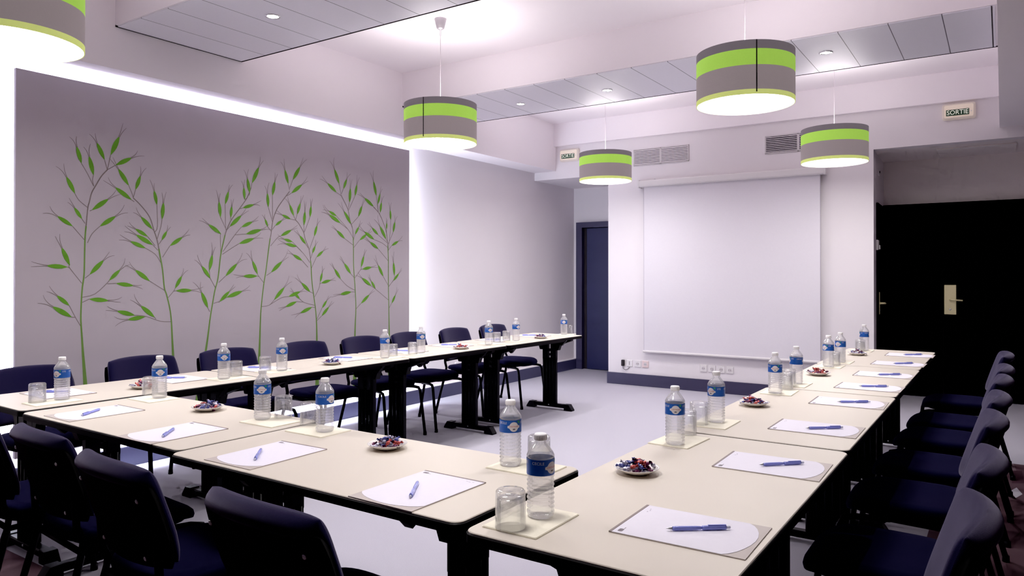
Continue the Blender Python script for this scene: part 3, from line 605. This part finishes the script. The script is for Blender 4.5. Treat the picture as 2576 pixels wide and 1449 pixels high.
# ------------------------------------------------------------------ chairs
def padded(outline, centre, thick, n_u=18, n_v=14):
    """closed cushion: outline(u,v)->point on mid surface, normal offset thick(u,v)"""
    pass
def back_pt(u, v):
    hw = 0.234 - 0.010*max(0, v-0.55)/0.45*1.0 - 0.028*max(0, 0.35-v)/0.35
    z = 0.525 + 0.305*v - 0.014*u*u*v
    y = -0.185 - 0.095*v + 0.045*u*u + 0.02*math.sin(v*PI)*0
    return Vector((u*hw, y, z))
def rim(u, v):
    a = max(0.0, 1 - abs(u)**9); b = max(0.0, 1 - abs(2*v-1)**9)
    return math.sqrt(max(0.0, min(1.0, a*b)))
def round_uv(u, v):
    """pull the corners of the unit sheet in, so that the back has rounded corners"""
    s = 2*v-1; k = 0.032
    uu = u*(1 - k*max(0, abs(s)-0.55)**2/0.2025); ss = s*(1 - 0.035*max(0, abs(u)-0.55)**2/0.2025)
    return uu, (ss+1)/2
def sheet(mb, pt, th0, th1, nu, nv, m=0, uvr=((-1,1),(0,1)), roll=0.0):
    (u0,u1),(v0,v1) = uvr; F = []; B = []
    nrm = Vector((0, 0.955, 0.297))
    for j in range(nv+1):
        for i in range(nu+1):
            u = math.sin((2*i/nu-1)*PI/2)*0.5*(u1-u0) + (u0+u1)/2; v = 0.5-0.5*math.cos(PI*j/nv)
            r = rim(2*i/nu-1 if False else (u-(u0+u1)/2)/((u1-u0)/2), v)
            vv = v0 + v*(v1-v0); ru, rv = round_uv(u, vv) if (v0, v1) == (0, 1) else round_uv(u, vv)
            p = pt(ru, rv); k1 = th1 + roll*min(1.0, max(0, (v-0.80)/0.12)); F.append(tuple(p + nrm*th0*r)); B.append(tuple(p - nrm*k1*r))
    n = (nu+1)*(nv+1); f = []
    for j in range(nv):
        for i in range(nu):
            a = j*(nu+1)+i; q = (a, a+1, a+nu+2, a+nu+1)
            f.append(tuple(reversed(q))); f.append(tuple(x+n for x in q))
    mb.add(F+B, f, m, True)
    # close the rim
    edge = [i for i in range(nu+1)] + [j*(nu+1)+nu for j in range(1,nv+1)] + [nv*(nu+1)+i for i in range(nu-1,-1,-1)] + [j*(nu+1) for j in range(nv-1,0,-1)]
    o = len(mb.v) - 2*n
    for k in range(len(edge)):
        a, b = edge[k], edge[(k+1) % len(edge)]
        mb.f.append([o+a, o+a+n, o+b+n, o+b]); mb.mi.append(m); mb.sm.append(True)
def make_chair():
    t = thing('conference_chair', 'x', 'chair', group='navy fabric conference chairs')
    mb = MB(); sheet(mb, back_pt, 0.026, 0.022, 22, 26, roll=0.026); back = obj('backrest', mb, M['blue'], t)
    mb = MB()
    def shell_pt(u, v):
        p = back_pt(u*1.06*(1-0.03*max(0, 0.75-v)), -0.015+0.925*v); return p + Vector((0, -0.026, -0.008))
    sheet(mb, shell_pt, 0.032, 0.008, 20, 14); sh = obj('back_shell', mb, M['shell'], t)
    for u, v in ((-0.78, 0.80), (0.78, 0.80), (-0.62, 0.12), (0.62, 0.12)):
        p = shell_pt(u, v) + Vector((0,-0.008,-0.002)); mb = MB(); mb.lathe([(0.0075,0),(0.0075,0.002),(0.005,0.004),(0.0,0.0042)], 10, T=Matrix.Translation(p) @ Matrix.Rotation(R(107),4,'X')); obj('screw', mb, M['screw'], sh)
    # seat: rounded pad, waterfall front
    mb = MB(); rings = []; N = 40
    def ring(k, z, dz):
        q = []
        for j in range(N):
            a = 2*PI*j/N; c, s = math.cos(a), math.sin(a); e = 0.5
            x = 0.232*k*abs(c)**e*(1 if c > 0 else -1); y = 0.225*k*abs(s)**e*(1 if s > 0 else -1) + 0.025
            x *= 1 - 0.05*(0.2-y)/0.4
            zz = z - dz*max(0, (y-0.12)/0.13)**2*0.022 + 0.008*(abs(x)/0.23)**2
            q.append((x, y, zz))
        return q
    rings = [ring(0.90,0.432,1), ring(0.985,0.437,1), ring(1.0,0.450,1), ring(0.985,0.464,1), ring(0.93,0.473,1), ring(0.75,0.477,1), ring(0.4,0.478,1), ring(0.05,0.478,1)]
    mb.rings(rings); seat = obj('seat', mb, M['seatblue'], t)
    mb = MB(); mb.rings([[(x*0.88,y*0.88,0.416) for x,y,z in rings[0]], [(x*0.97,y*0.97,0.424) for x,y,z in rings[0]], [(x*0.99,y*0.99,0.438) for x,y,z in rings[0]]]); obj('seat_shell', mb, M['shell'], t)
    for s in (-1, 1):
        mb = MB(); mb.tube([(s*0.165,0.08,0.408),(s*0.20,0.20,0.408),(s*0.213,0.240,0.400),(s*0.218,0.254,0.372),(s*0.228,0.300,0.015)], 0.0125, 10)
        mb.lathe([(0.015,0),(0.016,0.004),(0.015,0.03)], 10, T=Matrix.Translation((s*0.228,0.300,0))); obj('leg', mb, M['tube'], t)
        mb = MB(); a = shell_pt(s*0.80, 0.30) + Vector((0,0.004,0))
        mb.tube([a, (s*0.19,-0.195,0.50),(s*0.195,-0.175,0.455),(s*0.20,-0.185,0.40),(s*0.225,-0.285,0.015)], 0.0125, 10)
        mb.lathe([(0.015,0),(0.016,0.004),(0.015,0.03)], 10, T=Matrix.Translation((s*0.225,-0.285,0))); obj('leg', mb, M['tube'], t)
    mb = MB(); mb.tube([(-0.198,-0.178,0.41),(0.198,-0.178,0.41)], 0.011, 8); mb.tube([(-0.18,0.10,0.404),(0.18,0.10,0.404)], 0.011, 8)
    for s in (-1,1): mb.tube([(s*0.198,-0.178,0.41),(s*0.165,0.08,0.408)], 0.011, 8)
    obj('seat_frame', mb, M['tube'], t)
    return t
rep = Rep(make_chair())
ordn = ['nearest', 'second', 'third', 'fourth', 'fifth', 'sixth', 'seventh', 'farthest']
CL = [(-4.47, 1.98, -2), (-4.45, 2.63, 1), (-4.43, 3.25, 1), (-4.41, 3.92, 2), (-4.39, 4.54, 1), (-4.37, 5.12, 0), (-4.35, 5.79, 0), (-4.34, 6.44, 1)]
lab = ['navy chair at the left edge of the photo, nearest in the bamboo wall row', 'second navy chair along the bamboo wall, behind the corner table', 'third navy chair along the bamboo wall, behind the second table',
       'fourth navy chair along the bamboo wall from the near corner', 'fifth navy chair along the bamboo wall, by a blue candy saucer', 'sixth navy chair along the bamboo wall, at the panel right edge',
       'seventh navy chair on the left side, just past the panel edge', 'farthest navy chair on the left side, next to the blue door']
for (x, y, a), l in zip(CL, lab): rep((x, y, 0), R(-90-a), l)
CF = [(-3.28, 1.42, -4), (-2.79, 1.455, -5), (-2.17, 1.385, -5), (-1.475, 1.37, -3)]
lab = ['dark chair half cut off at the lower left edge, seen from behind', 'dark chair with its back to the camera, second from the left edge', 'dark chair with its back to the camera, third from the left edge', 'dark chair with its back to the camera, largest and front most']
for (x, y, a), l in zip(CF, lab): rep((x, y, 0), R(a), l)
CR = [(-0.31, 2.00, 2), (-0.295, 2.62, 0), (-0.29, 3.36, 1), (-0.275, 3.97, 0), (-0.26, 4.66, -2), (-0.25, 5.22, 0), (-0.24, 6.10, 2)]
lab = ['navy chair at the lower right corner, nearest in the right row', 'second navy chair from the near end of the right row', 'third navy chair from the near end of the right row', 'fourth navy chair from the near end, middle of the right row',
       'fifth navy chair from the near end of the right row', 'sixth navy chair of the right row, last but one before the doors', 'farthest navy chair of the right row, in front of the black doors']
for (x, y, a), l in zip(CR, lab): rep((x, y, 0), R(90+a), l)

# ------------------------------------------------------------------ table settings
ZT = 0.75
BL = [(-3.808,1.741),(-3.777,2.611),(-3.798,3.042),(-3.752,3.925),(-3.765,4.34),(-3.723,5.187),(-3.738,5.64),(-3.721,6.50)]
BF = [(-3.464,2.035),(-2.59,1.975),(-2.186,1.955),(-1.307,1.94)]
BR = [(-0.967,1.571),(-0.979,2.512),(-0.985,2.986),(-0.974,3.885),(-0.961,4.291),(-0.958,5.186),(-0.938,5.50),(-0.929,6.49)]
GL = [(-3.829,1.640),(-3.835,2.735),(-3.895,2.99),(-3.80,4.06),(-3.765,4.243),(-3.80,5.42),(-3.818,5.60),(-3.72,6.60)]
GF = [(-3.60,2.065),(-2.555,2.055),(-2.345,2.015),(-1.240,2.005)]
GR = [(-0.985,1.462),(-1.005,2.70),(-1.030,2.905),(-0.960,4.05),(-0.975,4.185),(-0.945,5.33),(-0.965,5.60),(-0.945,6.40)]
sidename = {'L': 'bamboo wall row', 'F': 'near row', 'R': 'right row'}
def place(side, i):
    n = 4 if side == 'F' else 8
    if side == 'F': return ['leftmost', 'second from the left', 'third from the left', 'rightmost'][i] + ' in the near row of tables'
    return ['nearest', 'second', 'third', 'fourth', 'fifth', 'sixth', 'seventh', 'farthest'][i] + (' along the bamboo wall row' if side == 'L' else ' along the right row')

def make_bottle():
    t = thing('water_bottle', 'x', 'bottle', group='small water bottles on the tables')
    r = 0.0350; pr = [(0.0,0.004),(0.018,0.003),(0.028,0.0),(0.0325,0.004),(r,0.012)]
    z = 0.016
    for k in range(8):
        pr += [(r-0.0002, z), (r-0.0024, z+0.0035), (r-0.0024, z+0.0060), (r, z+0.0098)]; z += 0.0110
    pr += [(r, 0.105), (r-0.0012, 0.107), (r-0.0012, 0.148), (r+0.0003, 0.151), (r+0.0003, 0.155), (r-0.0035, 0.163), (r-0.013, 0.177), (0.0165, 0.184), (0.0138, 0.189), (0.0138, 0.194)]
    mb = MB(); mb.lathe(pr, 28); obj('body', mb, M['water'], t)
    mb = MB(); mb.lathe([(0.0157,0.192),(0.0160,0.193),(0.0160,0.2045),(0.0147,0.2075),(0.0,0.208)], 24)
    for k in range(24):
        a = 2*PI*k/24; mb.box(-0.0006,0.0006,0.0157,0.0166,0.1935,0.2045, T=Matrix.Rotation(a,4,'Z'))
    obj('cap', mb, M['cap'], t)
    rl = r + 0.0004; mb = MB(); z0, z1 = 0.1085, 0.1475
    mb.lathe([(rl, z0), (rl, z1)], 40, 0, True, cap=False); mb.lathe([(rl-0.0012, z1), (rl-0.0012, z0)], 40, 0, True, cap=False)
    def wrap(s, zz, rr): a = s/rl; return (rr*math.cos(a), rr*math.sin(a), zz)
    zc = (z0+z1)/2 - 0.0005
    for base in (0.0, PI*rl):
        top = []; bot = []; N = 24; W = 0.0205
        for k in range(N+1):
            s = -W + 2*W*k/N; e = 0.0150*math.sqrt(max(0, 1-(s/0.0150)**2)) if abs(s) < 0.0150 else 0
            e = max(e, 0.0042 - (0.0010 if abs(s) > 0.0185 else 0)); top.append(wrap(base+s, zc+e, rl+0.0003)); bot.append(wrap(base+s, zc-e, rl+0.0003))
        mb.add(top+bot, [(k, k+1, N+1+k+1, N+1+k) if False else (N+1+k, N+1+k+1, k+1, k) for k in range(N)], 1, True)
        v, f = text_geo('CRISTALINE', 0.0066); wmax = max(p[0] for p in v)-min(p[0] for p in v)
        mb.add([wrap(base + p[0]*0.030/wmax, zc+0.001 + p[1] - 0.0016*0 , rl+0.0006) for p in v], f, 2)
        v, f = text_geo('CECILE', 0.0098); wmax = max(p[0] for p in v)-min(p[0] for p in v)
        mb.add([wrap(base - 0.0385 + p[0]*0.031/wmax, z1-0.0085 + p[1], rl+0.0004) for p in v], f, 1)
        v, f = text_geo('STE', 0.0098)
        mb.add([wrap(base + 0.034 + p[0], z1-0.0085 + p[1], rl+0.0004) for p in v], f, 1)
        mb.add([wrap(base+s, zz, rl+0.0006) for s, zz in ((-0.004,zc-0.0095),(0.004,zc-0.0095),(0.004,zc-0.0055),(-0.004,zc-0.0055))], [(0,1,2,3)], 3)
        mb.add([wrap(base+s, zz, rl+0.0005) for s, zz in ((0.0145,zc+0.0110),(0.0205,zc+0.0110),(0.0205,zc+0.0185),(0.0115,zc+0.0185))], [(0,1,2,3)], 4)
    obj('label_band', mb, [M['lblue'], M['lwhite'], M['lred'], M['lgrey'], M['lgreen']], t)
    return t
def make_glass():
    t = thing('tumbler', 'x', 'glass', group='upturned glass tumblers on the tables')
    r0, r1, h = 0.0372, 0.0365, 0.090
    pr = [(r0-0.0016,0.0),(r0,0.0005),(r0,0.002),(r1,0.072),(r1-0.0006,h-0.004),(r1-0.004,h),(0.022,h-0.0005),(0.0,h-0.003)]
    pr2 = [(0.0,h-0.017),(0.026,h-0.017),(r1-0.004,h-0.022),(r0-0.0020,0.003),(r0-0.0016,0.0)]
    mb = MB(); mb.lathe(pr[::1] and (pr2[::-1] + []) , 28, cap=False)
    mb2 = MB(); mb2.lathe([pr[0]] + pr[1:] , 28, cap=False)
    o = MB(); o.v = mb2.v + mb.v; k = len(mb2.v); o.f = mb2.f + [[i+k for i in reversed(f)][::-1][::-1] for f in mb.f]; o.mi = [0]*len(o.f); o.sm = [True]*len(o.f)
    # inner wall must face inwards
    o.f = mb2.f + [list(reversed([i+k for i in f])) for f in mb.f]
    obj('body', o, M['glass'], t)
    return t
def make_napkin():
    mb = MB(); mb.prism(rrect(-0.0775,0.0775,-0.105,0.105,0.004,2), 0, 0.002); mb.prism(rrect(-0.076,0.0765,-0.1035,0.1035,0.004,2), 0.002, 0.0038, c=0.001)
    o = obj('paper_napkin', mb, M['napkin']); return tag(o, 'x', 'napkin', 'cream paper napkins under the bottles')
def make_pad():
    t = thing('writing_pad', 'x', 'writing pad', group='grey desk pads with white paper')
    mb = MB(); mb.prism([(-0.1175,-0.16),(0.1175,-0.16),(0.1175,0.16),(-0.1175,0.16)], 0, 0.0022); obj('backing_card', mb, M['backing'], t)
    mb = MB(); mb.box(-0.1175,0.1175,0.1535,0.16,0.0022,0.0034); obj('top_strip', mb, M['bar'], t)
    pts = [(0.1165,0.153),(-0.1165,0.153)]
    left = [(-0.1165,-0.108), (-0.104,-0.121), (-0.0835,-0.133), (-0.06,-0.1415), (-0.03,-0.1485), (0.0,-0.1515)]
    right = [(0.03,-0.1500), (0.06,-0.1435), (0.085,-0.134), (0.104,-0.122), (0.1165,-0.108)]
    mb = MB(); mb.prism(pts + left + right, 0.0022, 0.0030); s = obj('paper_sheet', mb, M['sheet'], t)
    mb = MB(); z = 0.0031
    mb.prism(rrect(-0.106,-0.086,0.132,0.144,0.004,3), 0.003, z, 0); mb.box(-0.085,-0.074,0.1335,0.1355,0.003,z,0)
    for k in range(3): mb.box(0.062+k*0.011,0.069+k*0.011,0.136-0.003*(k%2),0.1385-0.003*(k%2),0.003,z,1)
    obj('printed_mark', mb, [M['ink'], M['inkp']], s)
    return t
def make_pen():
    t = thing('ballpoint_pen', 'x', 'pen', group='blue ballpoint pens on the pads')
    T = Matrix.Translation((0,0,0.0058)) @ Matrix.Rotation(R(-90),4,'X')     # local z of the lathe runs along +y
    mb = MB(); mb.lathe([(0.0022,-0.005),(0.0040,-0.0),(0.0050,0.012),(0.0052,0.06),(0.0044,0.068)][::1], 14, T=T @ Matrix.Translation((0,0,0.0)) ); mb.lathe([(0.0047,-0.062),(0.0054,-0.055),(0.0054,-0.01),(0.0050,-0.004)], 14, T=T); obj('barrel', mb, M['pen'], t)
    mb = MB(); mb.lathe([(0.0042,0.066),(0.0030,0.074),(0.0010,0.080),(0.0006,0.083)], 12, T=T); obj('tip', mb, M['screw'], t)
    mb = MB(); mb.lathe([(0.0030,-0.072),(0.0034,-0.071),(0.0034,-0.0615)], 10, T=T); obj('push_button', mb, M['penclear'], t)
    mb = MB(); mb.cbox(-0.0022,0.0022,-0.062,-0.018,0.0112,0.0128,0.0005); mb.box(-0.0022,0.0022,-0.062,-0.056,0.006,0.0115); obj('clip', mb, M['pen'], t)
    return t
bott, glas, napk, padr, penr = Rep(make_bottle()), Rep(make_glass()), Rep(make_napkin()), Rep(make_pad()), Rep(make_pen())
TURN = {'L': [-42, 5, 8, 42, 18, 25, 40, 0], 'F': [6, -6, 45, 18], 'R': [52, 3, -38, 0, 92, -42, -28, 92]}
NAPL = [(-3.79,1.69,0), (-3.80,2.66,0), (-3.83,3.02,0), (-3.775,3.985,0), (-3.77,4.30,0), (-3.765,5.28,0), (-3.765,5.63,0), (-3.73,6.535,0)]
NAPF = [(-3.475,2.01,-2), (-2.525,1.965,0), (-2.225,1.955,0), (-1.255,1.952,0)]
NAPR = [(-0.972,1.537,0), (-0.988,2.577,-3), (-0.985,2.965,0), (-0.965,3.94,2), (-0.965,4.26,0), (-0.955,5.24,0), (-0.945,5.54,0), (-0.94,6.46,0)]
PADL = [(-4.045,1.83), (-4.02,2.47), (-4.005,3.04), (-3.985,3.76), (-3.97,4.37), (-3.955,4.95), (-3.94,5.60), (-3.925,6.20)]
PADF = [(-3.328,1.66,-1), (-2.665,1.622,0), (-2.075,1.602,1), (-1.378,1.581,-1)]
PADR = [(-0.620,1.692,1), (-0.612,2.409,1), (-0.615,3.09,0), (-0.610,3.79,1), (-0.600,4.375,-1), (-0.600,4.965,0), (-0.592,5.635,-1), (-0.585,6.29,0)]
tiny = {'L': 'L', 'F': 'F', 'R': 'R'}
for side, B_, G_, N_, P_ in (('L',BL,GL,NAPL,PADL), ('F',BF,GF,NAPF,PADF), ('R',BR,GR,NAPR,PADR)):
    for i, (x, y) in enumerate(B_):
        a = math.atan2(-y, -x) + R(TURN[side][i])
        bott((x, y, ZT+0.0041), a, 'clear bottle with blue label, %s' % place(side, i))
    for i, (x, y) in enumerate(G_):
        glas((x, y, ZT+0.0041), 0.3*i, 'upturned clear tumbler by a bottle, %s' % place(side, i))
    for i, (x, y, a) in enumerate(N_):
        fl = R(90) if side == 'F' else 0
        if side == 'F' and i == 0: fl = R(90)
        napk((x, y, ZT+0.0002), fl + R(a), 'cream napkin under a bottle, %s' % place(side, i))
    for i, q in enumerate(P_):
        x, y = q[0], q[1]; da = R(q[2]) if len(q) > 2 else 0
        rz = {'L': R(-90)-TL, 'F': 0.0, 'R': R(90)}[side] + da
        padr((x, y, ZT+0.0002), rz, 'grey desk pad with white paper, %s' % place(side, i))
        px, py = 0.004 + 0.010*math.sin(i*2.1), -0.028 + 0.006*math.cos(i*1.7)
        pa = R(36 + 7*math.sin(i*1.3)) if side != 'F' else R([36, 43, 44, 34][i])
        gx, gy = x + px*math.cos(rz) - py*math.sin(rz), y + px*math.sin(rz) + py*math.cos(rz)
        penr((gx, gy, ZT+0.0033), rz + pa, 'blue ballpoint pen on a pad, %s' % place(side, i))

# ------------------------------------------------------------------ saucers of wrapped sweets
def make_saucer():
    mb = MB(); mb.lathe([(0.0,0.0),(0.032,0.0),(0.034,0.002),(0.050,0.007),(0.066,0.0165),(0.070,0.0195),(0.0695,0.0205),(0.066,0.0185),(0.049,0.0092),(0.033,0.0050),(0.0,0.0045)], 40)
    return tag(obj('saucer', mb, M['porc']), 'x', 'saucer', 'white saucers of sweets')
def sweet_mesh(mname, m, seed):
    rg = random.Random(seed); mb = MB()
    n = 10; rings = []
    for k in range(7):
        x = -0.0095 + 0.019*k/6; rr = 0.0065*math.sqrt(max(0.06, 1-(x/0.0105)**2))
        rings.append([(x, rr*math.cos(2*PI*j/n)*(1+0.12*rg.uniform(-1,1)), rr*math.sin(2*PI*j/n)*(1+0.12*rg.uniform(-1,1))) for j in range(n)])
    mb.rings(rings, 0, False)
    for s in (-1, 1):          # twisted wrapper ends opening into pleated fans
        N = 9; inner = []; outer = []
        for j in range(N):
            a = 2*PI*j/N; w = 0.0018; W = 0.0062*(1+0.25*rg.uniform(-1,1)); z = (1 if j % 2 else -1)*0.0016
            inner.append((s*0.0092, w*math.cos(a), w*math.sin(a)*0.7)); outer.append((s*(0.0165+0.002*rg.uniform(-1,1)), W*math.cos(a), W*0.55*math.sin(a)+z))
        mb.add(inner+outer, [(j, (j+1) % N, N+(j+1) % N, N+j) for j in range(N)], 0)
    return mb.mesh(mname, [m])
SW = [('red', sweet_mesh('wrapped_sweet', M['foilred'], 1)), ('blue', sweet_mesh('wrapped_sweet', M['foilblue'], 2)), ('pale', sweet_mesh('wrapped_sweet', M['foilpale'], 3)), ('plum', sweet_mesh('wrapped_sweet', M['foilplum'], 4))]
SAU = [(-3.846,2.167,'on the corner table by the bamboo wall',16,(3,2,3,2)), (-3.80,3.461,'on the second table along the bamboo wall',18,(0,4,6,2)), (-3.715,4.783,'on the third table along the bamboo wall',16,(2,2,2,3)), (-3.70,6.02,'on the farthest table of the bamboo wall row',14,(0,2,3,3)),
       (-2.975,1.975,'on the left table of the near row',26,(3,2,3,2)), (-1.797,1.893,'on the right table of the near row',28,(2,4,5,1)),
       (-0.938,2.088,'on the nearest right table',32,(3,3,5,3)), (-0.965,3.468,'on the second right table',26,(3,2,4,2)), (-0.934,4.74,'on the third right table',18,(5,0,1,3)), (-0.92,6.10,'on the farthest right table',16,(0,2,3,3))]
srep = Rep(make_saucer()); rg = random.Random(11)
for si, (x, y, where, cnt, mixw) in enumerate(SAU):
    srep((x, y, ZT+0.0002), 0, 'white saucer piled with wrapped sweets %s' % where)
    pool = [k for k, w in enumerate(mixw) for _ in range(w)]
    for c in range(cnt):
        f = c/cnt
        if f < 0.55: r = 0.052*math.sqrt(rg.random()); z = 0.0145 + 0.010*(r/0.052)**2; lay = 0
        elif f < 0.85: r = 0.040*math.sqrt(rg.random()); z = 0.027 + 0.002*rg.random()
        else: r = 0.020*math.sqrt(rg.random()); z = 0.037 + 0.002*rg.random()
        if f < 0.55: r = 0.054*math.sqrt((c+0.5)/(cnt*0.55)); a = c*2.399963
        else: a = rg.random()*2*PI
        k = pool[rg.randrange(len(pool))]
        o = bpy.data.objects.new('wrapped_sweet', SW[k][1]); COL.objects.link(o)
        o.location = (x + r*math.cos(a), y + r*math.sin(a), ZT + z)
        o.rotation_euler = (rg.uniform(-0.5,0.5), rg.uniform(-0.6,0.6), rg.random()*2*PI)
        tag(o, '%s wrapped sweet in the saucer %s' % ({'red':'red','blue':'blue','pale':'pale silver','plum':'plum coloured'}[SW[k][0]], where), 'sweet', 'wrapped sweets in the saucer ' + where)

# ------------------------------------------------------------------ camera, light, view
cam = bpy.data.cameras.new('camera'); co = bpy.data.objects.new('camera', cam); COL.objects.link(co)
co.location = (0, 0, 1.36); co.rotation_euler = (PI/2 + 0.0048, 0, 0.5908)
cam.sensor_width = 36; cam.lens = 1839.65/2576*36; cam.shift_y = -(724.5-683.28)/2576; cam.clip_start = 0.05; cam.clip_end = 60
S = bpy.context.scene; S.camera = co
w = bpy.data.worlds.new('world'); S.world = w; w.use_nodes = True
w.node_tree.nodes['Background'].inputs[0].default_value = (0.75, 0.75, 0.85, 1); w.node_tree.nodes['Background'].inputs[1].default_value = 0.2
S.view_settings.view_transform = VT; S.view_settings.look = LOOK; S.view_settings.exposure = EXPO; S.view_settings.gamma = 1.0
S.view_settings.use_curve_mapping = True
cm = S.view_settings.curve_mapping; cm.extend = 'EXTRAPOLATED'
cv = cm.curves[3]
for x_, y_ in TOE: cv.points.new(x_, y_)
cm.update()
S.cycles.use_denoising = True; S.cycles.use_adaptive_sampling = True; S.cycles.adaptive_threshold = 0.09; S.cycles.adaptive_min_samples = 12
S.cycles.max_bounces = 8; S.cycles.diffuse_bounces = 6; S.cycles.glossy_bounces = 4; S.cycles.transmission_bounces = 6; S.cycles.transparent_max_bounces = 16
S.cycles.caustics_reflective = False; S.cycles.caustics_refractive = False
S.cycles.sample_clamp_indirect = 6.0
